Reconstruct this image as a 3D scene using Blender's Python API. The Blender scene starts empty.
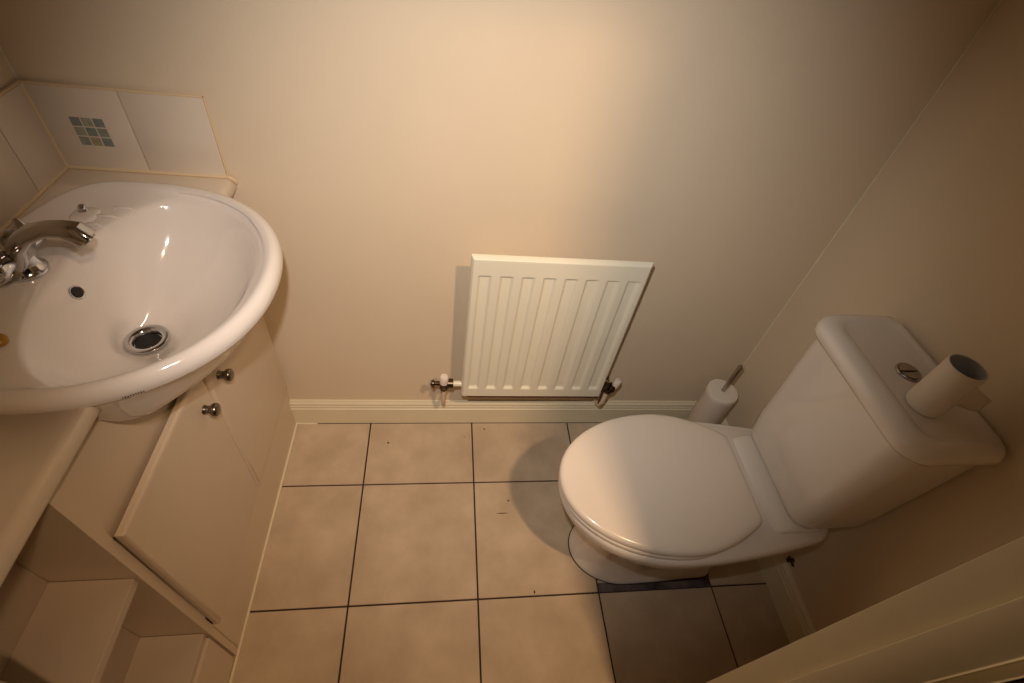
import bpy, bmesh, math, random
from mathutils import Vector, Matrix
random.seed(4)
pi = math.pi
COL = bpy.context.scene.collection
scene = bpy.context.scene

# ------------------------------------------------------------------ materials
def srgb(r, g, b):
    f = lambda c: c / 12.92 if c <= 0.04045 else ((c + 0.055) / 1.055) ** 2.4
    return (f(r / 255), f(g / 255), f(b / 255), 1)

def mat(name, col, rough=0.5, metal=0.0, noise=0.0, scale=20, bump=0.0, bscale=200, coat=0.0, col2=None, spec=0.5, trans=0.0):
    m = bpy.data.materials.new(name); m.use_nodes = True
    nt = m.node_tree; b = nt.nodes['Principled BSDF']
    b.inputs['Base Color'].default_value = col
    b.inputs['Roughness'].default_value = rough
    b.inputs['Metallic'].default_value = metal
    b.inputs['Coat Weight'].default_value = coat
    b.inputs['Coat Roughness'].default_value = 0.05
    b.inputs['Specular IOR Level'].default_value = spec
    tc = nt.nodes.new('ShaderNodeTexCoord')
    if noise > 0 or col2:
        n = nt.nodes.new('ShaderNodeTexNoise'); n.inputs['Scale'].default_value = scale
        n.inputs['Detail'].default_value = 6; n.inputs['Roughness'].default_value = 0.6
        nt.links.new(tc.outputs['Object'], n.inputs['Vector'])
        r = nt.nodes.new('ShaderNodeValToRGB')
        r.color_ramp.elements[0].position = 0.35; r.color_ramp.elements[1].position = 0.68
        c2 = col2 or tuple(c * (1 - noise) for c in col[:3]) + (1,)
        r.color_ramp.elements[0].color = c2; r.color_ramp.elements[1].color = col
        nt.links.new(n.outputs['Fac'], r.inputs['Fac']); nt.links.new(r.outputs['Color'], b.inputs['Base Color'])
    if bump > 0:
        n2 = nt.nodes.new('ShaderNodeTexNoise'); n2.inputs['Scale'].default_value = bscale
        n2.inputs['Detail'].default_value = 3
        nt.links.new(tc.outputs['Object'], n2.inputs['Vector'])
        bp = nt.nodes.new('ShaderNodeBump'); bp.inputs['Strength'].default_value = bump
        bp.inputs['Distance'].default_value = 0.002
        nt.links.new(n2.outputs['Fac'], bp.inputs['Height']); nt.links.new(bp.outputs['Normal'], b.inputs['Normal'])
    return m

M = {}
M['wall'] = mat('magnolia_wall_paint', srgb(226, 208, 181), 0.62, noise=0.04, scale=3, bump=0.12, bscale=160, spec=0.3)
M['ceiling'] = mat('ceiling_paint', srgb(232, 224, 208), 0.8)
M['tile'] = mat('floor_tile_ceramic', srgb(206, 186, 160), 0.42, col2=srgb(186, 166, 140), scale=9, bump=0.05, bscale=60, spec=0.4)
M['grout'] = mat('dark_floor_grout', srgb(62, 48, 40), 0.9, noise=0.3, scale=60)
M['screed'] = mat('bare_screed', srgb(112, 100, 100), 0.9, col2=srgb(48, 40, 38), scale=14, bump=0.4, bscale=80)
M['skirt'] = mat('cream_gloss_woodwork', srgb(232, 222, 192), 0.35, noise=0.04, scale=8)
M['ceramic'] = mat('white_vitreous_china', srgb(233, 224, 212), 0.12, coat=0.6)
M['ceramic_b'] = mat('white_basin_china', srgb(234, 225, 216), 0.10, coat=0.7)
M['seat'] = mat('white_seat_plastic', srgb(233, 221, 205), 0.2, coat=0.2)
M['cab'] = mat('cream_cabinet_foil', srgb(220, 202, 178), 0.38, noise=0.03, scale=6)
M['cab_in'] = mat('cream_shelf_laminate', srgb(200, 184, 164), 0.5, noise=0.04, scale=9)
M['worktop'] = mat('cream_worktop_laminate', srgb(226, 210, 188), 0.4, noise=0.05, scale=25)
M['walltile'] = mat('white_wall_tile', srgb(224, 210, 192), 0.16, coat=0.4)
M['wallgrout'] = mat('cream_sealant', srgb(226, 202, 164), 0.5)
M['wallgrout_dark'] = mat('stained_tile_grout', srgb(200, 172, 136), 0.8)
M['chrome'] = mat('polished_chrome', (0.62, 0.62, 0.64, 1), 0.09, metal=1)
M['brushed'] = mat('brushed_steel', (0.42, 0.38, 0.34, 1), 0.3, metal=1)
M['knob'] = mat('dull_pewter', (0.22, 0.19, 0.16, 1), 0.28, metal=1)
M['brass'] = mat('aged_brass', (0.11, 0.08, 0.05, 1), 0.32, metal=1)
M['black'] = mat('black_void', (0.012, 0.01, 0.009, 1), 0.6)
M['rad'] = mat('radiator_enamel', srgb(236, 230, 208), 0.33, noise=0.02, scale=5)
M['rust'] = mat('rusty_edge', srgb(96, 48, 30), 0.8, noise=0.5, scale=60)
M['plastic'] = mat('white_plastic', srgb(232, 220, 206), 0.35)
M['paper'] = mat('white_paper', srgb(228, 216, 200), 0.9)
M['card'] = mat('grey_cardboard', srgb(176, 172, 172), 0.9)
M['soap'] = mat('amber_soap', srgb(178, 132, 44), 0.3, noise=0.2, scale=40)
M['mark'] = mat('grey_printed_mark', srgb(92, 76, 72), 0.5)
M['mos_blue'] = mat('mosaic_blue_grey', srgb(140, 148, 142), 0.25, noise=0.25, scale=90)
M['mos_green'] = mat('mosaic_green_grey', srgb(170, 170, 148), 0.25, noise=0.25, scale=90)
M['mos_teal'] = mat('mosaic_teal', srgb(152, 160, 148), 0.25, noise=0.25, scale=90)
M['mos_sand'] = mat('mosaic_sand', srgb(178, 168, 134), 0.25, noise=0.25, scale=90)
M['carpet'] = mat('hall_carpet', srgb(120, 96, 74), 0.95, noise=0.3, scale=80)
M['hallwall'] = mat('hall_wall_paint', srgb(150, 134, 112), 0.8)
M['darkwood'] = mat('dark_stained_wood', srgb(50, 26, 18), 0.4, noise=0.4, scale=12)

# ------------------------------------------------------------------ helpers
def link(name, bm, m, parent=None, smooth=35, loc=None, mats=None):
    me = bpy.data.meshes.new(name)
    bmesh.ops.recalc_face_normals(bm, faces=bm.faces)
    bm.to_mesh(me); bm.free()
    for k in (mats or [m]): me.materials.append(k)
    if smooth:
        me.polygons.foreach_set('use_smooth', [True] * len(me.polygons))
        me.set_sharp_from_angle(angle=math.radians(smooth))
    o = bpy.data.objects.new(name, me); COL.objects.link(o)
    if parent is not None:
        o.parent = parent
        o.matrix_parent_inverse = Matrix.Translation(-Vector(parent.location))
    return o

def thing(name, label, cat, loc, group=None):
    o = bpy.data.objects.new(name, None); COL.objects.link(o)
    o.location = loc; o.empty_display_size = 0.05
    o['label'] = label; o['category'] = cat
    if group: o['group'] = group
    return o

def tag(o, label, cat, group=None):
    o['label'] = label; o['category'] = cat
    if group: o['group'] = group
    return o

def struct(o):
    o['kind'] = 'structure'; return o

def box(bm, x0, x1, y0, y1, z0, z1, bev=0.0, seg=2, mi=0):
    t = bmesh.new(); bmesh.ops.create_cube(t, size=1)
    for v in t.verts:
        v.co = Vector(((x0 + x1) / 2 + v.co.x * (x1 - x0), (y0 + y1) / 2 + v.co.y * (y1 - y0), (z0 + z1) / 2 + v.co.z * (z1 - z0)))
    if bev > 0:
        bmesh.ops.bevel(t, geom=t.edges[:], offset=bev, segments=seg, profile=0.5, affect='EDGES')
    merge(bm, t, mi)

def merge(bm, t, mi=0):
    off = {}
    for v in t.verts: off[v] = bm.verts.new(v.co)
    for f in t.faces:
        try:
            nf = bm.faces.new([off[v] for v in f.verts]); nf.material_index = mi
        except ValueError: pass
    t.free()

def loft(bm, rings, cap0=True, cap1=True, closed=True, mi=0):
    R = [[bm.verts.new(p) for p in r] for r in rings]
    n = len(R[0])
    for a, b in zip(R, R[1:]):
        for i in range(n if closed else n - 1):
            j = (i + 1) % n
            f = bm.faces.new((a[i], a[j], b[j], b[i])); f.material_index = mi
    if cap0: bm.faces.new(R[0]).material_index = mi
    if cap1: bm.faces.new(R[-1]).material_index = mi
    return R

def frame(d):
    d = Vector(d).normalized()
    u = d.cross(Vector((0, 0, 1)) if abs(d.z) < 0.9 else Vector((1, 0, 0))).normalized()
    return u, d.cross(u).normalized()

def lathe(bm, origin, axis, prof, n=28, cap0=True, cap1=True, mi=0):
    # prof: list of (distance along axis, radius)
    o = Vector(origin); d = Vector(axis).normalized(); u, w = frame(d)
    rings = [[o + d * t + (u * math.cos(2 * pi * i / n) + w * math.sin(2 * pi * i / n)) * max(r, 1e-5) for i in range(n)] for t, r in prof]
    loft(bm, rings, cap0, cap1, mi=mi)

def tube(bm, pts, radii, n=14, mi=0, flat=1.0):
    pts = [Vector(p) for p in pts]
    if not isinstance(radii, (list, tuple)): radii = [radii] * len(pts)
    rings = []; u = None
    for k, p in enumerate(pts):
        d = (pts[min(k + 1, len(pts) - 1)] - pts[max(k - 1, 0)]).normalized()
        if u is None: u, w = frame(d)
        else:
            u = (u - d * u.dot(d)).normalized(); w = d.cross(u).normalized()
        rings.append([p + u * math.cos(2 * pi * i / n) * radii[k] + w * math.sin(2 * pi * i / n) * radii[k] * flat for i in range(n)])
    loft(bm, rings, mi=mi)

def rrect(x0, x1, y0, y1, r, z, n=8):
    # rounded rectangle outline at height z; r may be a 4-tuple for corners (x1y1, x0y1, x0y0, x1y0)
    if not isinstance(r, (tuple, list)): r = (r,) * 4
    out = []
    cs = [(x1, y1, 0, r[0], -1, -1), (x0, y1, 90, r[1], 1, -1), (x0, y0, 180, r[2], 1, 1), (x1, y0, 270, r[3], -1, 1)]
    for cx, cy, a0, rr, sx, sy in cs:
        for k in range(n + 1):
            a = math.radians(a0 + 90 * k / n)
            out.append(Vector((cx + sx * rr + rr * math.cos(a), cy + sy * rr + rr * math.sin(a), z)))
    return out

def sweep_profile(bm, prof, a, b, up=(0, 0, 1), out=(0, 1, 0)):
    # prof: (offset along out, height); swept from a to b
    a = Vector(a); b = Vector(b); o = Vector(out); u = Vector(up)
    loft(bm, [[p + o * x + u * z for x, z in prof] for p in (a, b)])

# ------------------------------------------------------------------ room shell
RW0, RWs = 1.695, 0.0125          # right wall: x = RW0 + RWs * y (slightly out of square)
rwx = lambda y: RW0 + RWs * y
YF, YO = -0.848, -0.928           # front wall faces (room side, hall side)
H = 2.4
JX = 1.19                         # right jamb of the doorway
JL = 0.30                         # left jamb of the doorway

# floor: slab of dark grout with separate bevelled tiles on top
bm = bmesh.new()
box(bm, -0.1, 1.85, -0.93, 0.1, -0.06, -0.0035, mi=1)
gx = [0.17, 0.503, 0.836, 1.169, 1.502, 1.835]
gy = [0.102, -0.234, -0.570, -0.906]
g = 0.0022
for i in range(len(gx)):
    xa = gx[i - 1] if i else -0.09; xb = gx[i]
    if i == 0: xa = -0.09
    for j in range(3):
        ya, yb = gy[j + 1], gy[j]
        ya_, yb_ = ya + g, min(yb, 0.06) - g
        if j == 2: ya_ = -0.928
        if i == 4 and j == 1: ya_ = -0.5455     # tile cut short beside the pan foot
        box(bm, xa + g, xb - g, ya_, yb_, -0.02, 0.0, bev=0.0008, seg=1, mi=0)
box(bm, 1.171, 1.500, -0.569, -0.544, -0.02, -0.0028, mi=2)
floor = struct(link('floor', bm, None, mats=[M['tile'], M['grout'], M['screed']], smooth=None))
# specks and stains lying in the tiles
bm = bmesh.new()
def speck(x, y, rx, ry):
    pts = [Vector((x + rx * math.cos(a) * random.uniform(.8, 1.2), y + ry * math.sin(a) * random.uniform(.8, 1.2), 0.0)) for a in [2 * pi * k / 9 for k in range(9)]]
    loft(bm, [pts, [p + Vector((0, 0, 0.0006)) for p in pts]])
for x, y, rx, ry in [(0.878, -0.040, .0026, .0026), (0.939, -0.297, .0028, .0028), (0.917, -0.336, .017, .0012), (0.565, -0.09, .003, .0035), (0.81, -0.07, .0015, .0015), (0.99, -0.56, .002, .005)]:
    speck(x, y, rx, ry)
sp = link('floor_speck', bm, M['grout'], smooth=None); sp['kind'] = 'stuff'
sp['label'] = 'dark specks and scuffs scattered on the beige floor tiles'; sp['category'] = 'floor marks'

bm = bmesh.new(); box(bm, -0.1, 1.85, 0.0, 0.1, -0.06, H)
struct(link('wall_back', bm, M['wall'], smooth=None))
bm = bmesh.new(); box(bm, -0.1, 0.0, -0.93, 0.0, -0.06, H)
struct(link('wall_left', bm, M['wall'], smooth=None))
bm = bmesh.new()
loft(bm, [[Vector((rwx(0), 0, z)), Vector((rwx(-.93), -.93, z)), Vector((1.85, -.93, z)), Vector((1.85, 0, z))] for z in (-.06, H)])
struct(link('wall_right', bm, M['wall'], smooth=None))
bm = bmesh.new()
box(bm, JX + 0.022, rwx(YF), YO, YF, 0, H)
box(bm, 0.0, JL - 0.022, YO, YF, 0, H)
box(bm, JL - 0.022, JX + 0.022, YO, YF, 2.022, H)
struct(link('wall_front', bm, M['wall'], smooth=None))
bm = bmesh.new(); box(bm, -1.0, 2.6, -2.3, 0.1, H, H + 0.05)
struct(link('ceiling', bm, M['ceiling'], smooth=None))
# doorway lining: jambs, head, stops
bm = bmesh.new()
for s, x in ((1, JX), (-1, JL)):
    xa, xb = (x, x + 0.022) if s > 0 else (x - 0.022, x)
    box(bm, xa, xb, YO - 0.004, YF + 0.0, 0, 2.022, bev=0.0015)
    xa, xb = (x - 0.011, x + 0.002) if s > 0 else (x - 0.002, x + 0.004)
    box(bm, xa, xb, -0.922, -0.886, 0, 2.0, bev=0.002)
box(bm, JL, JX, YO - 0.004, YF, 2.0, 2.022, bev=0.0015)
struct(link('trim_1', bm, M['skirt'], smooth=30))
# hall beyond the doorway
bm = bmesh.new(); box(bm, -1.0, 2.6, -2.3, -0.93, -0.06, 0.0)
struct(link('floor_hall', bm, M['carpet'], smooth=None))
bm = bmesh.new(); box(bm, -1.0, 2.6, -2.4, -2.3, -0.06, H)
struct(link('wall_hall', bm, M['hallwall'], smooth=None))
bm = bmesh.new(); box(bm, 2.6, 2.7, -2.4, -0.93, -0.06, H); box(bm, -1.1, -1.0, -2.4, -0.93, -0.06, H)
box(bm, 1.85, 2.6, -.93, -.85, -0.06, H); box(bm, -1.0, -0.1, -.93, -.85, -0.06, H)
struct(link('wall_hall_sides', bm, M['hallwall'], smooth=None))
# dark door folded back flat against the hall side of the wall
bm = bmesh.new(); box(bm, 1.204, 1.99, -0.975, -0.9325, 0.005, 2.0, bev=0.002)
dr = struct(link('door_1', bm, M['darkwood'], smooth=30))

# skirting boards
prof = [(0, 0), (-0.015, 0), (-0.015, 0.078), (-0.0125, 0.080), (-0.0125, 0.088), (-0.0105, 0.091), (-0.0105, 0.099), (-0.006, 0.105), (-0.004, 0.110), (0, 0.110)]
bm = bmesh.new(); sweep_profile(bm, prof, (0.262, 0, 0.0), (rwx(0), 0, 0.0), out=(0, 1, 0))
struct(link('baseboard_back', bm, M['skirt'], smooth=None))
bm = bmesh.new(); sweep_profile(bm, prof, (rwx(0), -0.0, 0.0), (rwx(YF), YF, 0.0), out=(1, 0, 0))
struct(link('baseboard_right', bm, M['skirt'], smooth=None))
# grout line under the skirting (dark gap)
bm = bmesh.new()
box(bm, 0.335, 1.66, -0.0166, -0.015, 0.0, 0.0012)
struct(link('trim_2', bm, M['grout'], smooth=None))
bm = bmesh.new(); tube(bm, [(0.2712, -0.0, 0.002), (0.2622, YF, 0.002)], 0.0040, 8)
tube(bm, [(0.2655, -0.0165, 0.001), (0.335, -0.0165, 0.001)], 0.0025, 8)
struct(link('trim_3', bm, M['skirt'], smooth=60))

bm = bmesh.new(); tube(bm, [(rwx(0) - .0005, -.0005, .11), (rwx(0) - .0005, -.0005, H)], 0.0022, 8)
struct(link('trim_4', bm, M['skirt'], smooth=60))
bm = bmesh.new(); tube(bm, [(.0005, -.0005, 1.023), (.0005, -.0005, H)], 0.0022, 8)
struct(link('trim_5', bm, M['skirt'], smooth=60))
# ------------------------------------------------------------------ splashback tiles
ZT0, ZT1 = 0.869, 1.0205
sb = thing('tile_splashback', 'short white tile splashback on the wall with the radiator, beside the basin', 'splashback', (0.15, 0, ZT0))
bm = bmesh.new(); box(bm, 0.0, 0.2925, -0.005, 0.0, ZT0 - 0.003, ZT1 + 0.001)
link('grout', bm, M['wallgrout_dark'], sb, smooth=None)
tiles = []
for xa, xb in ((0.004, 0.1530), (0.1550, 0.2925)):
    bm = bmesh.new(); box(bm, xa, xb, -0.0085, -0.001, ZT0 + 0.001, ZT1 - 0.001, bev=0.0015)
    tiles.append(link('wall_tile', bm, M['walltile'], sb, smooth=30))
mc = [['mos_blue', 'mos_green', 'mos_blue'], ['mos_green', 'mos_blue', 'mos_teal'], ['mos_teal', 'mos_sand', 'mos_blue']]
for r in range(3):
    for c in range(3):
        bm = bmesh.new()
        x0 = 0.0560 + c * 0.0188; z1 = 0.9675 - r * 0.018
        box(bm, x0, x0 + 0.0165, -0.0094, -0.008, z1 - 0.0155, z1, bev=0.0004)
        mo = link('mosaic_square', bm, M[mc[r][c]], tiles[0], smooth=None)
        mo.matrix_parent_inverse = Matrix.Identity(4); mo.location = -Vector(sb.location) * 0
        mo.matrix_parent_inverse = Matrix.Translation(-Vector(sb.location)) @ Matrix.Translation(Vector(sb.location))
bm = bmesh.new()
tube(bm, [(0.0, -0.007, ZT0 - 0.0015), (0.296, -0.007, ZT0 - 0.0015)], 0.004, 8)
tube(bm, [(0.0, -0.005, ZT1 + 0.0005), (0.2925, -0.005, ZT1 + 0.0005)], 0.0028, 8)
tube(bm, [(0.294, -0.004, ZT0), (0.294, -0.004, ZT1)], 0.0018, 8)
tube(bm, [(0.296, -0.008, ZT0 - 0.001), (0.3055, -0.008, 0.862), (0.3065, -0.005, 0.853)], [0.0045, 0.005, 0.003], 8)
link('sealant_bead', bm, M['wallgrout'], sb, smooth=60)

sl = thing('tile_splashback', 'plain white tile splashback on the left wall behind the tap', 'splashback', (0, -0.4, ZT0))
bm = bmesh.new(); box(bm, 0.0, 0.005, YF, -0.0, ZT0 - 0.003, ZT1 + 0.001)
link('grout', bm, M['wallgrout_dark'], sl, smooth=None)
ys = [-0.009, -0.103, -0.25, -0.397, -0.544, -0.691, YF]
for a, b in zip(ys, ys[1:]):
    bm = bmesh.new(); box(bm, 0.001, 0.0085, b + 0.001, a - 0.001, ZT0 + 0.001, ZT1 - 0.001, bev=0.0015)
    link('wall_tile', bm, M['walltile'], sl, smooth=30)
bm = bmesh.new()
tube(bm, [(0.007, -0.007, ZT0 - 0.0015), (0.007, YF, ZT0 - 0.0015)], 0.004, 8)
tube(bm, [(0.005, -0.005, ZT1 + 0.0005), (0.005, YF, ZT1 + 0.0005)], 0.0028, 8)
tube(bm, [(0.0085, -0.0085, ZT0 - 0.001), (0.0085, -0.0085, ZT1)], 0.003, 8)
link('sealant_bead', bm, M['wallgrout'], sl, smooth=60)

# ------------------------------------------------------------------ basin geometry
PX, PY = 0.225, -0.315
NB = 96
def ray_r(theta, f):
    # radius where f(x, y) crosses 1 going out from (PX, PY)
    lo, hi = 0.0, 0.6
    for _ in range(40):
        m_ = (lo + hi) / 2
        if f(PX + m_ * math.cos(theta), PY + m_ * math.sin(theta)) < 1: lo = m_
        else: hi = m_
    return lo
def outer_f(x, y):
    dy = abs(y + 0.3215) / 0.2555
    if x > 0.19: return ((x - 0.19) / 0.268) ** 2.12 + dy ** 2.12
    return (abs(x - 0.19) / 0.166) ** 4.2 + dy ** 2.12
def open_f(x, y):
    dy = abs(y + 0.3225) / 0.222
    if x > 0.25: return ((x - 0.25) / 0.172) ** 2.05 + dy ** 2.05
    return (abs(x - 0.25) / 0.118) ** 1.8 + dy ** 2.05
TH = [2 * pi * i / NB for i in range(NB)]
RO = [ray_r(t, outer_f) for t in TH]
RI = [ray_r(t, open_f) for t in TH]
def ring(fr, z, dz=None):
    return [Vector((PX + fr(i) * math.cos(TH[i]), PY + fr(i) * math.sin(TH[i]), z if dz is None else z + dz(i))) for i in range(NB)]
def under(sf, ss, off=0.0):
    return lambda i: RO[i] * (sf + (ss - sf) * math.sin(TH[i]) ** 6 * max(.15, min(1, .2 + 2.2 * math.cos(TH[i])))) + off
ZR = 0.887
def basin_under(off=0.0, ztop=0.860):
    L = [(ztop, .985, .99), (0.850, .94, .985), (.83, .875, .985), (.80, .80, .975), (.785, .765, .95), (.772, .725, .88), (.755, .66, .76), (.73, .56, .60), (.70, .42, .42), (.685, .25, .25)]
    return [ring(under(a, b, off), z) for z, a, b in L]

# waste centre for the inner bowl
WX, WY = 0.211, -0.322
def bowl_ring(s, z):
    # shrink the opening contour towards the waste
    out = []
    for i in range(NB):
        ox = PX + RI[i] * math.cos(TH[i]); oy = PY + RI[i] * math.sin(TH[i])
        cxx = 0.25 + (WX - 0.25) * (1 - s) ; 
        RR = math.hypot(ox - WX, oy - WY); w = (1 - s) ** 2
        r_ = (1 - w) * s * RR + w * (.036 + .06 * s)
        bk_ = max(0, -(ox - WX) / RR) ** 2
        r_ *= 1 - .34 * min(1, (1 - s) / .12) * bk_ * min(1, s / .5)
        r_ = (r_ ** 5 + .0365 ** 5) ** 0.2
        x = WX + (ox - WX) / RR * r_; y = WY + (oy - WY) / RR * r_
        out.append(Vector((x, y, z)))
    return out
bsn = thing('wash_basin', 'white oval china wash basin set into the cream worktop', 'basin', (PX, PY, 0.685))
bm = bmesh.new()
rings = basin_under()[::-1]
rings += [ring(lambda i: RO[i] * 0.995, 0.8605), ring(lambda i: RO[i], 0.8655), ring(lambda i: RO[i], 0.872), ring(lambda i: RO[i] - 0.0025, 0.8795), ring(lambda i: RO[i] - 0.0075, 0.8850), ring(lambda i: RO[i] - 0.013, ZR)]
def between(k):
    return lambda i: (RO[i] - 0.019) * (1 - k) + (RI[i] + 0.003) * k
rings += [ring(lambda i: RO[i] - 0.019, ZR - 0.0006), ring(lambda i: min(RO[i] - 0.023, max(RO[i] - 0.026, RI[i] + 0.003)), ZR - 0.005)]
rings += [ring(between(0.55), 0.8765), ring(between(0.85), 0.8745), ring(lambda i: RI[i] + 0.0025, 0.873)]
rings += [bowl_ring(s, z) for s, z in [(0.985, 0.8705), (0.96, 0.864), (0.925, 0.852), (0.88, 0.835), (0.82, 0.815), (0.745, 0.797), (0.66, 0.780), (0.56, 0.765), (0.45, 0.752), (0.34, 0.741), (0.24, 0.7315)]]
def circ(r, z): 
    out = []
    for i in range(NB):
        ox = PX + RI[i] * math.cos(TH[i]) - WX; oy = PY + RI[i] * math.sin(TH[i]) - WY
        a = math.atan2(oy, ox); out.append(Vector((WX + r * math.cos(a), WY + r * math.sin(a), z)))
    return out
rings += [circ(0.036, 0.7235), circ(0.030, 0.7195), circ(0.021, 0.717), circ(0.021, 0.69)]
loft(bm, rings, cap0=True, cap1=True)
basin = link('bowl', bm, M['ceramic_b'], bsn, smooth=50)
# soap dish ridges and chain-cap boss
for sgn in (1,):
    bm = bmesh.new()
    for dy, xa, xb in ((0.174, 0.146, 0.184), (0.148, 0.132, 0.168), (0.122, 0.128, 0.154)):
        y = -0.3225 + sgn * dy
        tube(bm, [(xa, y, 0.8730), (xa + .004, y, 0.8765), (xb - .008, y, 0.8765), (xb, y, 0.8705)], [0.001, 0.0032, 0.0032, 0.001], 10)
    link('soap_ridge', bm, M['ceramic_b'], bsn, smooth=60)
bm = bmesh.new()
rr = [rrect(0.092, 0.136, -0.196, -0.150, 0.014, 0.872, 6), rrect(0.094, 0.134, -0.194, -0.152, 0.014, 0.8775, 6), rrect(0.099, 0.129, -0.189, -0.157, 0.011, 0.8795, 6)]
loft(bm, rr, cap0=False)
link('chain_cap_boss', bm, M['ceramic_b'], bsn, smooth=50)
bm = bmesh.new(); lathe(bm, (0.111, -0.166, 0.879), (0, 0, 1), [(0, .0075), (.002, .0078), (.004, .0062), (.0085, .0062), (.0105, .005), (.0115, .0025)], 20)
o = link('chain_cap', bm, M['chrome'], bsn); o['label'] = 'tiny chrome cap on the basin deck'
# waste fitting
wt = None
bm = bmesh.new(); lathe(bm, (WX, WY, 0.716), (0, 0, 1), [(0.0, .0215), (0.004, .022), (0.0085, .0345), (0.0115, .035), (0.0128, .0335), (0.0118, .0245), (0.0095, .0222), (-.002, .0215)], 40, cap0=False, cap1=False)
wt = link('waste', bm, M['chrome'], bsn, smooth=60); wt['label'] = 'round chrome plughole ring'
bm = bmesh.new(); lathe(bm, (WX, WY, 0.7175), (0, 0, 1), [(0, .0206), (.0015, .0206)], 32)
link('drain_opening', bm, M['black'], bsn, smooth=None)
# overflow hole on the back slope
from mathutils.bvhtree import BVHTree
bvh = BVHTree.FromPolygons([v.co.copy() for v in basin.data.vertices], [list(p.vertices) for p in basin.data.polygons])
hit = bvh.ray_cast(Vector((0.30, -0.3325, 0.842)), Vector((-1, 0, 0)))
oc, on = hit[0], hit[1]
if on.x < 0: on = -on
bm = bmesh.new(); lathe(bm, oc - on * 0.004, on, [(0, .0105), (.0050, .0115), (.0062, .0108), (.0058, .0090), (0.003, .0085)], 28, cap0=True, cap1=False)
ov = link('overflow_ring', bm, M['chrome'], bsn, smooth=60)
bm = bmesh.new(); lathe(bm, oc - on * 0.001, on, [(0, .0086), (.0035, .0086)], 24)
link('overflow_opening', bm, M['black'], bsn, smooth=None)
# small printed maker's mark under the rim
bm = bmesh.new()
for k in range(9):
    th = -1.10 - k * 0.0115
    hp, hn, _a, _b = bvh.ray_cast(Vector((PX + .5 * math.cos(th), PY + .5 * math.sin(th), 0.8635)), Vector((-math.cos(th), -math.sin(th), 0)))
    p = hp
    box(bm, p.x - 0.0007, p.x + 0.0007, p.y - 0.0007, p.y + 0.0004, p.z - 0.0010 - .0005 * (k % 3 == 1), p.z + 0.0008 + .0005 * (k % 2))
link('maker_mark', bm, M['mark'], bsn, smooth=None)

# ------------------------------------------------------------------ tap
TXc, TYc, TZ = 0.096, -0.323, 0.8755
tp = thing('mixer_tap', 'chrome mixer tap on the back ledge of the wash basin', 'tap', (TXc, TYc, TZ))
bm = bmesh.new()
def ell(cx, cy, cz, ax, ay, n=28, tilt=0.0):
    # ellipse in a plane tilted about the y axis
    out = []
    for i in range(n):
        a = 2 * pi * i / n
        u = ax * math.cos(a); v = ay * math.sin(a)
        out.append(Vector((cx + u * math.cos(tilt), cy + v, cz - u * math.sin(tilt))))
    return out
rs = [ell(TXc, TYc, TZ, .034, .030), ell(TXc, TYc, TZ + .004, .034, .030), ell(TXc, TYc, TZ + .007, .030, .026),
      ell(TXc, TYc, TZ + .020, .027, .023), ell(TXc + .001, TYc, TZ + .036, .025, .022), ell(TXc + .002, TYc, TZ + .050, .024, .0215), ell(TXc + .002, TYc, TZ + .060, .020, .019), ell(TXc + .002, TYc, TZ + .066, .010, .010)]
loft(bm, rs)
link('tap_body', bm, M['chrome'], tp, smooth=50)
# spout: flattened, sweeping forward with a blunt slanted outlet
bm = bmesh.new()
pts = [(.004, .022, .021, .020), (.022, .052, .020, .014), (.046, .070, .0165, .011), (.070, .079, .0140, .0095), (.092, .081, .0135, .0095), (.107, .077, .0150, .0140), (.117, .065, .0150, .0140)]
rings = []
for k, (dx, dz, hw, ht) in enumerate(pts):
    a = pts[max(k - 1, 0)]; b = pts[min(k + 1, len(pts) - 1)]
    d = Vector((b[0] - a[0], 0, b[1] - a[1])).normalized()
    if k >= 5: d = Vector((0.80, 0, -0.6)) if k == 5 else Vector((0.62, 0, -0.78))
    nrm = Vector((-d.z, 0, d.x))
    c = Vector((TXc + dx, TYc, TZ + dz)); rg = []
    for i in range(24):
        t = 2 * pi * i / 24
        cu = abs(math.cos(t)) ** 0.6 * (1 if math.cos(t) > 0 else -1); su = abs(math.sin(t)) ** 0.6 * (1 if math.sin(t) > 0 else -1)
        rg.append(c + Vector((0, 1, 0)) * cu * hw * (1.0 - 0.18 * su) + nrm * su * ht)
    rings.append(rg)
loft(bm, rings)
spt = link('spout', bm, M['chrome'], tp, smooth=40)
d = Vector((0.62, 0, -0.78)).normalized()
c = Vector((TXc + .117, TYc, TZ + .065))
bm = bmesh.new(); lathe(bm, c - d * .001, d, [(0, .0105), (.004, .0105), (.0045, .0085), (.002, .0075)], 24)
link('aerator', bm, M['brushed'], spt, smooth=40)
for s in (1, -1):
    bm = bmesh.new()
    dirv = Vector((0.10, s, 0.10)).normalized()
    o0 = Vector((TXc + .003, TYc + s * .014, TZ + .030))
    lathe(bm, o0, dirv, [(0, .013), (.008, .013), (.010, .0155), (.014, .0160), (.024, .0170), (.034, .0175), (.038, .0165), (.040, .0145), (.039, .013), (.0405, .011), (.041, .004)], 28)
    hd = link('tap_handle', bm, M['chrome'], tp, smooth=40)
    # small finger wing standing off each head
    bm = bmesh.new()
    w0 = o0 + dirv * .020
    tube(bm, [w0 + Vector((0, 0, .004)), w0 + Vector((-.003, s * .006, .017)), w0 + Vector((-.007, s * .012, .029))], [.0145, .0115, .0035], 12, flat=.6)
    link('lever', bm, M['chrome'], hd, smooth=50)

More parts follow.
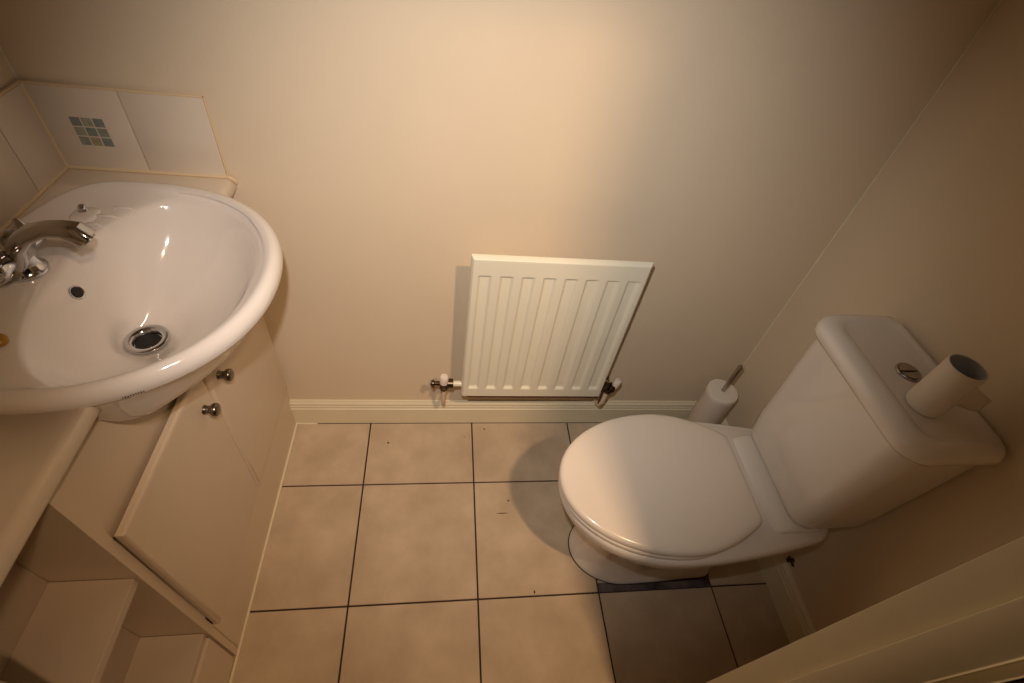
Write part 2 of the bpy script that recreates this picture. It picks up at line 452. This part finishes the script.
# soap sliver on the near soap dish
bm = bmesh.new()
rs = [[Vector((0.136 + math.cos(a) * .020 * k, -0.470 + math.sin(a) * .013 * k, z - .002)) for a in [2 * pi * i / 24 for i in range(24)]] for k, z in ((.75, .8765), (.95, .8785), (1, .881), (.95, .884), (.7, .8865), (.3, .8875))]
loft(bm, rs)
tag(link('soap', bm, M['soap'], smooth=60), 'small amber soap sliver on the near back ledge of the wash basin', 'soap')

# ------------------------------------------------------------------ vanity worktop with cut-out
def cutter():
    bm = bmesh.new()
    rg = basin_under(-0.001, 0.862)[::-1]
    top = rg[-1]
    rg += [[p + Vector((0, 0, 0.02)) for p in top]]
    loft(bm, rg)
    return link('cutter_tmp', bm, M['black'])
def cut_with(o, cut):
    md = o.modifiers.new('cut', 'BOOLEAN'); md.operation = 'DIFFERENCE'; md.object = cut; md.solver = 'EXACT'
    bpy.context.view_layer.update()
    dg = bpy.context.evaluated_depsgraph_get()
    me = bpy.data.meshes.new_from_object(o.evaluated_get(dg))
    o.modifiers.clear(); o.data = me
cut = cutter()
WT = 0.864
bm = bmesh.new()
XE = 0.303
prof = [(0.0, WT), (XE - 0.012, WT), (XE - 0.006, WT - 0.0015), (XE - 0.0015, WT - 0.006), (XE, WT - 0.013), (XE, WT - 0.022), (XE - 0.002, WT - 0.027), (XE - 0.006, WT - 0.030), (0.0, WT - 0.030)]
loft(bm, [[Vector((x + (dx if x > 0.1 else 0.001), y, z)) for x, z in prof] for y, dx in ((-0.0005, 0), (-0.06, -.001), (-0.5, -.0165), (-.56, -.0185), (-.7, -.0185), (YF + 0.0005, -.0185))])
wk = link('worktop', bm, M['worktop'], smooth=40)
cut_with(wk, cut)
wk.name = 'vanity_worktop'
tag(wk, 'long cream laminate worktop with rounded front edge running along the left wall', 'worktop')

# ------------------------------------------------------------------ vanity cabinet
XF, XD = 0.2655, 0.2800
cb = thing('vanity_cabinet', 'cream two-door cabinet under the wash basin', 'cabinet', (0.13, -0.33, 0))
bm = bmesh.new()
box(bm, 0.001, XF, -0.665, -0.648, 0.0, 0.833)                     # near side panel
box(bm, 0.001, XF - 0.001, -0.018, -0.001, 0.0, 0.833)             # far side panel
box(bm, 0.001, XF - 0.002, -0.650, -0.018, 0.18, 0.198)            # base
box(bm, 0.001, 0.006, -0.650, -0.018, 0.198, 0.833)                # back
link('carcass', bm, M['cab'], cb, smooth=None)
bm = bmesh.new(); box(bm, 0.245, XF, -0.650, -0.018, 0.0, 0.198)
link('plinth', bm, M['cab'], cb, smooth=None)
bm = bmesh.new(); box(bm, 0.240, XF - 0.009, -0.6478, -0.018, 0.645, 0.833)
fp = link('false_front', bm, M['cab'], cb, smooth=None); cut_with(fp, cut)
bpy.data.objects.remove(cut, do_unlink=True)
def skew(o, y0=-0.33, k=0.007):
    for v in o.data.vertices:
        if v.co.x > 0.2: v.co.x += k * (v.co.y - y0)
def cab_door(ya, yb):
    bm = bmesh.new()
    rg = []
    z0, z1 = 0.197, 0.660
    def rr_(x, ins): return [Vector((x, a, b)) for a, b in ((ya + ins, z0 + ins), (yb - ins, z0 + ins), (yb - ins, z1 - ins), (ya + ins, z1 - ins))]
    loft(bm, [rr_(XF + 0.0003, 0), rr_(XD - 0.005, 0), rr_(XD - .0035, .001), rr_(XD - .0015, .0045), rr_(XD - .0002, .0085), rr_(XD, .010)])
    return link('door', bm, M['cab'], cb, smooth=30)
dn = cab_door(-0.645, -0.3345)
df = cab_door(-0.3325, -0.018)
for dd, y in ((dn, -0.376), (df, -0.291)):
    bm = bmesh.new()
    lathe(bm, (XD, y, 0.590), (1, 0, 0), [(0, .0095), (.002, .0095), (.004, .0082), (.010, .0080), (.0125, .0088), (.0145, .0118), (.018, .0132), (.0235, .0128), (.0255, .0105), (.026, .004)], 26)
    k = link('knob', bm, M['knob'], dd, smooth=50)
    k.matrix_parent_inverse = Matrix.Identity(4)

for o_ in [c_ for c_ in bpy.data.objects if c_.parent == cb or (c_.parent and c_.parent.parent == cb)]: skew(o_)
# open shelf unit next to the cabinet, nearest the camera
su = thing('shelf_unit', 'open cream shelving at the near end of the vanity, below the worktop', 'shelf', (0.13, -0.76, 0))
bm = bmesh.new()
box(bm, 0.130, 0.136, YF, -0.666, 0.0, 0.833)
box(bm, 0.001, XF, YF + 0.0005, YF + 0.0165, 0.0, 0.833)
link('back_panel', bm, M['cab_in'], su, smooth=None)
for zz in (0.549, 0.214):
    bm = bmesh.new(); box(bm, 0.136, XF - 0.010, YF + 0.0165, -0.666, zz - 0.018, zz, bev=0.0008, seg=1)
    link('shelf', bm, M['cab_in'], su, smooth=None)
bm = bmesh.new(); box(bm, 0.240, XF - 0.006, YF + 0.0165, -0.669, 0.0, 0.190)
link('plinth', bm, M['cab'], su, smooth=None)

# ------------------------------------------------------------------ radiator
RX0, RX1, RZ0, RZ1, RY = 0.786, 1.209, 0.249, 0.759, -0.091
rd = thing('radiator', 'small white ribbed panel radiator on the back wall', 'radiator', (1.0, -0.05, RZ0))
bm = bmesh.new()
nx, nz = 200, 110
def smooth01(t):
    t = max(0, min(1, t)); return t * t * (3 - 2 * t)
pitch = 0.0508; x_first = RX0 + 0.0325
def depth(x, z):
    e = min(x - RX0, RX1 - x, z - RZ0, RZ1 - z)
    d = -0.008 * (1 - smooth01(e / 0.006)) 
    ch = 0
    for k in range(8):
        c = x_first + k * pitch + 0.0005
        t = abs(x - c)
        w = 1 - smooth01((t - 0.0092) / 0.0075)
        ch = max(ch, w)
    zz = min((z - (RZ0 + 0.038)) / 0.010, ((RZ1 - 0.050) - z) / 0.006)
    d -= 0.0072 * ch * smooth01(zz)
    return d
xs_ = [RX0 + (RX1 - RX0) * i / nx for i in range(nx + 1)]
base = [i / nz for i in range(nz + 1)]
zs_ = sorted(set([RZ0 + (RZ1 - RZ0) * b for b in base] + [RZ0 + .002 * k for k in range(28)] + [RZ1 - .002 * k for k in range(30)]))
grid = [[bm.verts.new((x, RY - depth(x, z) * 1.0, z)) for x in xs_] for z in zs_]
for a, b in zip(grid, grid[1:]):
    for i in range(nx): bm.faces.new((a[i], a[i + 1], b[i + 1], b[i]))
# returns around the edges and back
bk = RY + 0.014
loopv = grid[0][:] + [r[-1] for r in grid[1:]] + grid[-1][-2::-1] + [r[0] for r in grid[-2:0:-1]]
back = [bm.verts.new((v.co.x, bk, v.co.z)) for v in loopv]
n = len(loopv)
for i in range(n):
    j = (i + 1) % n; bm.faces.new((loopv[i], loopv[j], back[j], back[i]))
bm.faces.new(back)
link('front_panel', bm, M['rad'], rd, smooth=50)
bm = bmesh.new()   # convector fins
zp = []
k = 0; x = RX0 + 0.03
while x < RX1 - 0.03:
    zp.append((x, bk if k % 4 in (0, 3) else bk + 0.022)); x += 0.006; k += 1
va = [[bm.verts.new((px, py, z)) for px, py in zp] for z in (RZ0 + 0.04, RZ1 - 0.04)]
for i in range(len(zp) - 1): bm.faces.new((va[0][i], va[0][i + 1], va[1][i + 1], va[1][i]))
fin = link('convector_fin', bm, M['rad'], rd, smooth=None)
sd = fin.modifiers.new('thick', 'SOLIDIFY'); sd.thickness = 0.0008
for x in (RX0 + 0.07, RX1 - 0.07):
    bm = bmesh.new(); box(bm, x - .012, x + .012, bk + 0.001, -0.0, RZ0 + 0.06, RZ1 - 0.08, bev=0.001)
    link('wall_bracket', bm, M['rad'], rd, smooth=None)
bm = bmesh.new(); box(bm, RX0 + 0.018, RX1 - 0.006, RY + 0.001, RY + 0.012, RZ0 - 0.0022, RZ0 + 0.0008)
o = link('bottom_seam', bm, M['rust'], rd, smooth=None); o['label'] = 'rusty brown bottom seam of the radiator'
bm = bmesh.new(); lathe(bm, (RX1 - .004, RY + .010, RZ0 + .085), (1, 0, 0), [(0, .007), (.008, .007), (.010, .005)], 16)
o = link('vent_plug', bm, M['brass'], rd); o['label'] = 'small dark vent plug on the radiator side'

# valves
vl = thing('radiator_valve', 'radiator valve with white cap at the left foot of the radiator', 'valve', (0.748, -0.062, 0.15), )
yv = RY + 0.016; zv = 0.293
bm = bmesh.new()
xc = 0.736
lathe(bm, (xc - .036, yv, zv), (1, 0, 0), [(0, .0075), (.002, .0095), (.008, .0095), (.010, .006), (.026, .0075), (.036, .010), (.046, .010), (.047, .0145), (.062, .0145), (.063, .0085)], 6 * 4)
lathe(bm, (xc, yv, zv), (0, 0, -1), [(0, .010), (.012, .010), (.014, .012), (.024, .012), (.026, .008)], 24)
link('valve_body', bm, M['brass'], vl, smooth=40)
bm = bmesh.new(); lathe(bm, (xc + .022, yv, zv), (1, 0, 0), [(0, .0085), (RX0 - xc - .020, .0085)], 20)
link('connector_tail', bm, M['rad'], vl)
bm = bmesh.new(); lathe(bm, (xc, yv, zv + .004), (0, 0, 1), [(0, .0125), (.014, .0130), (.026, .0120), (.029, .0095), (.0295, .004)], 24)
link('valve_cap', bm, M['plastic'], vl)
bm = bmesh.new(); tube(bm, [(xc, yv, zv - .022), (xc, yv + .002, zv - .08), (xc, yv + .01, zv - .115), (xc, yv + .03, zv - .135), (xc, yv + .056, zv - .142), (xc, 0.001, zv - .142)], .0055, 14)
link('feed_pipe', bm, M['wall'], vl, smooth=60)
bm = bmesh.new(); tube(bm, [(xc - .032, yv, zv - .004), (xc - .030, yv, zv - .020)], [.0075, .004], 14)
link('drain_nipple', bm, M['brass'], vl, smooth=50)

vr = thing('radiator_valve', 'dark brass radiator valve at the right foot of the radiator, nearest the toilet brush', 'valve', (1.23, -0.062, 0.15))
xr = 1.230; zv = 0.282
bm = bmesh.new()
lathe(bm, (xr - .026, yv, zv), (1, 0, 0), [(0, .0085), (.004, .0165), (.019, .0165), (.020, .012), (.030, .012), (.034, .0145), (.042, .0145), (.043, .010)], 24)
lathe(bm, (xr + .002, yv, zv), (0, 0, -1), [(0, .010), (.010, .0115), (.022, .0115), (.024, .008)], 24)
lathe(bm, (xr + .002, yv, zv), (0.25, -.75, .35), [(0, .0105), (.018, .0105), (.020, .008)], 24)
link('valve_body', bm, M['brass'], vr, smooth=40)
bm = bmesh.new(); lathe(bm, (xr + .018, yv, zv + .004), (0.15, 0, 1), [(0, .0105), (.022, .0115), (.028, .0095), (.029, .004)], 24)
link('valve_cap', bm, M['plastic'], vr)
bm = bmesh.new(); tube(bm, [(xr + .002, yv, zv - .020), (xr + .002, yv + .002, zv - .07), (xr + .003, yv + .012, zv - .108), (xr + .004, yv + .035, zv - .13), (xr + .004, 0.001, zv - .14)], .0075, 14)
link('feed_pipe', bm, M['wall'], vr, smooth=60)
bm = bmesh.new(); tube(bm, [(xr - .012, yv, zv - .012), (xr - .010, yv + .002, zv - .06), (xr - .004, yv + .010, zv - .10)], [.003, .0035, .002], 10)
o = link('rust_streak', bm, M['rust'], vr, smooth=60)

# ------------------------------------------------------------------ toilet
TY = -0.4440
tl = thing('toilet', 'white close-coupled toilet with closed lid standing against the right wall', 'toilet', (1.30, TY, 0))
def egg(xf, xm, xb, W, hb, z, cy=TY, rc=0.04, n=30, p=2.0, q=1.0):
    xs = []
    for k in range(n + 1):
        xs.append(xf + (xm - xf) * (1 - math.cos(pi / 2 * k / n)))
    for k in range(1, n + 1):
        xs.append(xm + (xb - xm) * math.sin(pi / 2 * k / n))
    hw = []
    for x in xs:
        if x <= xm:
            t = (xm - x) / (xm - xf); h = W * max(0, 1 - t ** p) ** (1 / p)
        else:
            t = (x - xm) / (xb - xm)
            h = W + (hb - W) * (t * t * (3 - 2 * t) * (1 - q) + t ** 1.9 * q)
            xr_ = xb - rc
            if x > xr_:
                u = (x - xr_) / rc; h = h - rc * (1 - math.sqrt(max(0, 1 - u * u)))
        hw.append(h)
    top = [Vector((x, cy + h, z)) for x, h in zip(xs, hw)]
    bot = [Vector((x, cy - h, z)) for x, h in zip(xs[1:], hw[1:])][::-1]
    return top + bot
bm = bmesh.new()
P_ = [ # z, xf, xm, xb, W, hb, rc
 (0.000, 1.106, 1.250, 1.512, .108, .100, .03), (0.012, 1.106, 1.250, 1.512, .108, .100, .03), (0.018, 1.112, 1.250, 1.508, .103, .095, .03),
 (0.08, 1.122, 1.26, 1.515, .098, .086, .03), (0.16, 1.120, 1.27, 1.53, .100, .085, .03), (0.22, 1.100, 1.27, 1.56, .115, .090, .03),
 (0.27, 1.065, 1.27, 1.575, .138, .102, .03), (0.315, 1.030, 1.265, 1.60, .160, .120, .04), (0.345, 1.012, 1.26, 1.625, .173, .138, .05),
 (0.362, 1.004, 1.26, 1.635, .178, .146, .055), (0.378, 1.001, 1.26, 1.638, .180, .149, .055), (0.388, 1.003, 1.26, 1.637, .178, .147, .055), (0.393, 1.010, 1.26, 1.632, .172, .141, .05)]
loft(bm, [egg(b, c, d_, e + (.007 if a > .3 else 0), f - (.008 if a > .3 else 0), a, rc=h, cy=TY - (.004 if a > .3 else 0), q=(.8 if a > .3 else 0)) for a, b, c, d_, e, f, h in P_])
# raised rear deck carrying the cistern
loft(bm, [rrect(1.472, 1.605, TY - .136, TY + .126, .02, .388, 6), rrect(1.484, 1.605, TY - .133, TY + .123, .02, .3975, 6), rrect(1.492, 1.603, TY - .130, TY + .120, .018, .4005, 6), rrect(1.502, 1.636, TY - .124, TY + .114, .016, .401, 6)])
link('pan', bm, M['ceramic'], tl, smooth=50)
bm = bmesh.new()
A = [egg(.998, 1.255, 1.444, .1805, .108, z, rc=.022, q=1, cy=TY - .003) for z in (.3945, .402)]
rs = [[Vector((1.25 + (p.x - 1.25) * k, TY + .003 + (p.y - TY - .003) * k, z)) for p in A[0]] for k, z in ((.98, .3925), (.995, .394), (1, .398), (.998, .4035), (.985, .4065))]
loft(bm, rs)
link('seat', bm, M['seat'], tl, smooth=50)
B0 = egg(.9965, 1.262, 1.449, .1790, .112, .41, rc=.012, q=1, cy=TY - .003)
def toward(ring_, k, z):
    c = Vector((1.25, TY + .003, 0))
    return [Vector((c.x + (p.x - c.x) * k, c.y + (p.y - c.y) * k, z)) for p in ring_]
rs = [toward(B0, k, z) for k, z in ((.983, .4075), (.998, .409), (1, .413), (.995, .4185), (.982, .4222), (.96, .4245), (.92, .4262), (.80, .4282), (.55, .4295), (.25, .4300))]
bm = bmesh.new(); loft(bm, rs)
link('seat_lid', bm, M['seat'], tl, smooth=50)
bm = bmesh.new()
F0 = egg(1.106, 1.250, 1.512, .108, .100, .0, rc=.03)
def grow(ring_, k, z): return [Vector((1.30 + (p.x - 1.30) * k, TY + (p.y - TY) * k, z)) for p in ring_]
loft(bm, [grow(F0, 1.014, -.002), grow(F0, 1.014, .0010), grow(F0, .99, .0014), grow(F0, .99, -.002)])
o = link('floor_joint', bm, M['grout'], tl, smooth=None); o['label'] = 'dark joint line around the foot of the toilet'
# cistern
bm = bmesh.new()
C_ = [(.402, 1.530, 1.668, .130, .040), (.410, 1.521, 1.672, .138, .042), (.43, 1.516, 1.676, .143, .044), (.50, 1.513, 1.679, .148, .044), (.60, 1.510, 1.6815, .153, .044), (.70, 1.508, 1.683, .158, .044), (.764, 1.507, 1.683, .160, .044)]
loft(bm, [rrect(b, c, TY + .006 - .004 * (a - .4) / .36 - w, TY + .006 - .004 * (a - .4) / .36 + w, (.012, r, r, .012), a, 8) for a, b, c, w, r in C_])
link('cistern', bm, M['ceramic'], tl, smooth=50)
CY = TY + .001
bm = bmesh.new()
L_ = [(.762, 1.503, 1.684, .165, .046), (.764, 1.497, 1.6845, .171, .050), (.772, 1.493, 1.685, .1745, .052), (.783, 1.493, 1.685, .1745, .052), (.792, 1.497, 1.6845, .171, .050), (.798, 1.505, 1.683, .165, .046), (.8015, 1.516, 1.681, .158, .042), (.8015, 1.531, 1.672, .146, .036), (.7985, 1.536, 1.668, .142, .034), (.7965, 1.541, 1.664, .138, .032)]
loft(bm, [rrect(b, c, CY - w, CY + w, (.02 if a < .799 and c > 1.68 else .03, r, r, .02 if a < .799 and c > 1.68 else .03), a, 8) for a, b, c, w, r in L_])
cl = link('cistern_lid', bm, M['ceramic'], tl, smooth=50)
bm = bmesh.new(); lathe(bm, (1.606, -.4345, .7965), (0, 0, 1), [(0, .0235), (.0025, .0235), (.004, .0225), (.0035, .0195), (.002, .019)], 32, cap1=False)
fb = link('flush_button', bm, M['brushed'], cl, smooth=50); fb.matrix_parent_inverse = Matrix.Identity(4)
# dual push plates joined into the button
bm = bmesh.new()
for s in (1, -1):
    pts = []
    for k in range(17):
        a = -pi / 2 + pi * k / 16
        pts.append((math.sin(a) * .0185, s * (.0012 + max(0, math.cos(a)) * .0173)))
    c0 = Vector((1.606, -.4345, 0))
    lo_ = [c0 + Vector((px, py, .798)) for px, py in pts]; hi_ = [c0 + Vector((px * .96, s * .001 + py * .95, .8015)) for px, py in pts]
    loft(bm, [lo_, hi_])
fb2 = link('push_plate', bm, M['brushed'], cl, smooth=40); fb2.matrix_parent_inverse = Matrix.Identity(4)
for q_ in (fb, fb2): q_['label'] = 'brushed metal flush button'

# ------------------------------------------------------------------ paper roll on the cistern
rc_ = Vector((1.584, -.509, .7972))
tr = thing('toilet_roll', 'nearly finished white toilet roll standing upright on the cistern lid', 'toilet roll', rc_)
bm = bmesh.new(); Rr, Ri, Hh = .0305, .0282, .105
n = 40
def cring(r, z): return [rc_ + Vector((r * math.cos(2 * pi * i / n), r * math.sin(2 * pi * i / n), z)) for i in range(n)]
loft(bm, [cring(Rr - .0008, .0002), cring(Rr, .001), cring(Rr, Hh - .001), cring(Rr - .0006, Hh), cring(Ri, Hh), cring(Ri, .0002), cring(Rr - .0008, .0002)], cap0=False, cap1=False)
link('paper_wrap', bm, M['paper'], tr, smooth=40)
bm = bmesh.new(); loft(bm, [cring(Ri, .0004), cring(Ri, Hh - .0006), cring(Ri - .0010, Hh - .0006), cring(Ri - .0010, .0004), cring(Ri, .0004)], cap0=False, cap1=False)
link('cardboard_core', bm, M['card'], tr, smooth=40)
bm = bmesh.new()   # loose end of the sheet curling off towards the wall
curve = [(Rr * math.cos(a), Rr * math.sin(a)) for a in (-1.5, -1.2, -.9, -.65)] + [(.034, -.022), (.045, -.026), (.056, -.029), (.066, -.030), (.074, -.029)]
sh = [[bm.verts.new(rc_ + Vector((px * (1.02 if k < 4 else 1), py * (1.02 if k < 4 else 1), .030 - .0012 * k + (.062 - .004 * k) * v / 6))) for v in range(7)] for k, (px, py) in enumerate(curve)]
for a, b in zip(sh, sh[1:]):
    for i in range(6): bm.faces.new((a[i], a[i + 1], b[i + 1], b[i]))
ps = link('loose_sheet', bm, M['paper'], tr, smooth=80)
md = ps.modifiers.new('thick', 'SOLIDIFY'); md.thickness = 0.0006

# ------------------------------------------------------------------ toilet brush
BX, BY = 1.586, -.101
tb = thing('toilet_brush', 'white cylindrical toilet brush holder with metal handle in the corner behind the toilet', 'toilet brush', (BX, BY, 0))
bm = bmesh.new(); lathe(bm, (BX, BY, 0), (0, 0, 1), [(0, .043), (.003, .045), (.28, .0465), (.284, .0475), (.298, .0475), (.3015, .0455), (.3025, .040), (.3025, .009)], 48)
link('holder', bm, M['plastic'], tb, smooth=40)
bm = bmesh.new(); lathe(bm, (BX, BY, .30), (0.02, 0.0, 1), [(0, .0065), (.08, .0065), (.116, .0075), (.120, .0055), (.1205, .002)], 20)
link('handle', bm, M['brushed'], tb, smooth=50)

# small dark pipe stub / screw hole by the right skirting
bm = bmesh.new(); lathe(bm, (rwx(-.553) - .004, -.553, .137), (1, 0, 0), [(-.012, .006), (0, .0065), (.006, .0065)], 16)
box(bm, rwx(-.553) - .006, rwx(-.553) + .002, -.568, -.540, .129, .132)
tag(link('pipe_clip', bm, M['brass'], smooth=40), 'small dark pipe clip low on the right wall beside the toilet', 'clip')

# ------------------------------------------------------------------ camera
CAM = Vector((0.7159, -0.9710, 1.4364))
R = [(0.9889184815937354, -0.08476547906488383, 0.1218812960270833), (0.020870437216113, -0.7334432788495591, -0.6794301888794874), (0.146985242840052, 0.6744447866721992, -0.7235465210461192)]
cd = bpy.data.cameras.new('camera'); co = bpy.data.objects.new('camera', cd); COL.objects.link(co)
xa = Vector(R[0]); ya = -Vector(R[1]); za = -Vector(R[2])
co.matrix_world = Matrix(((xa.x, ya.x, za.x, CAM.x), (xa.y, ya.y, za.y, CAM.y), (xa.z, ya.z, za.z, CAM.z), (0, 0, 0, 1)))
cd.sensor_width = 36; cd.lens = 499.9 / 1024 * 36; cd.clip_start = 0.005
scene.camera = co

# ------------------------------------------------------------------ lights
def light(name, kind, loc, energy, col, size=0.05, **kw):
    l = bpy.data.lights.new(name, kind); l.energy = energy; l.color = col
    if kind in ('POINT', 'SPOT'): l.shadow_soft_size = size
    for k, v in kw.items(): setattr(l, k, v)
    o = bpy.data.objects.new(name, l); COL.objects.link(o); o.location = loc
    return o
# camera flash, just above the lens
fo = CAM + ya * 0.11 - xa * 0.032
fl = light('camera_flash', 'SPOT', fo, 29, (1.0, 0.945, 0.90), 0.012, spot_size=math.radians(95), spot_blend=1.0)
aim = Vector(R[2]) + ya * 0.10
fl.rotation_euler = aim.to_track_quat('-Z', 'Y').to_euler()
# warm ceiling lamps in the hall behind, shining in through the doorway
for dx in (-0.03, 0.0, 0.03):
    lp = Vector((1.235 + dx, -1.33 - dx * .3, 2.33))
    ho = light('hall_spotlight', 'SPOT', lp, 26, (1.0, 0.64, 0.37), 0.02, spot_size=math.radians(69), spot_blend=1.0)
    ho.rotation_euler = (Vector((1.05, -0.30, 0.30)) - lp).to_track_quat('-Z', 'Y').to_euler()
w = bpy.data.worlds.new('world'); scene.world = w; w.use_nodes = True
w.node_tree.nodes['Background'].inputs[0].default_value = (1.0, 0.75, 0.5, 1)
w.node_tree.nodes['Background'].inputs[1].default_value = 0.0

scene.view_settings.view_transform = 'Standard'
scene.view_settings.look = 'None'
scene.view_settings.gamma = 1
scene.view_settings.exposure = 0.16
scene.view_settings.use_curve_mapping = False
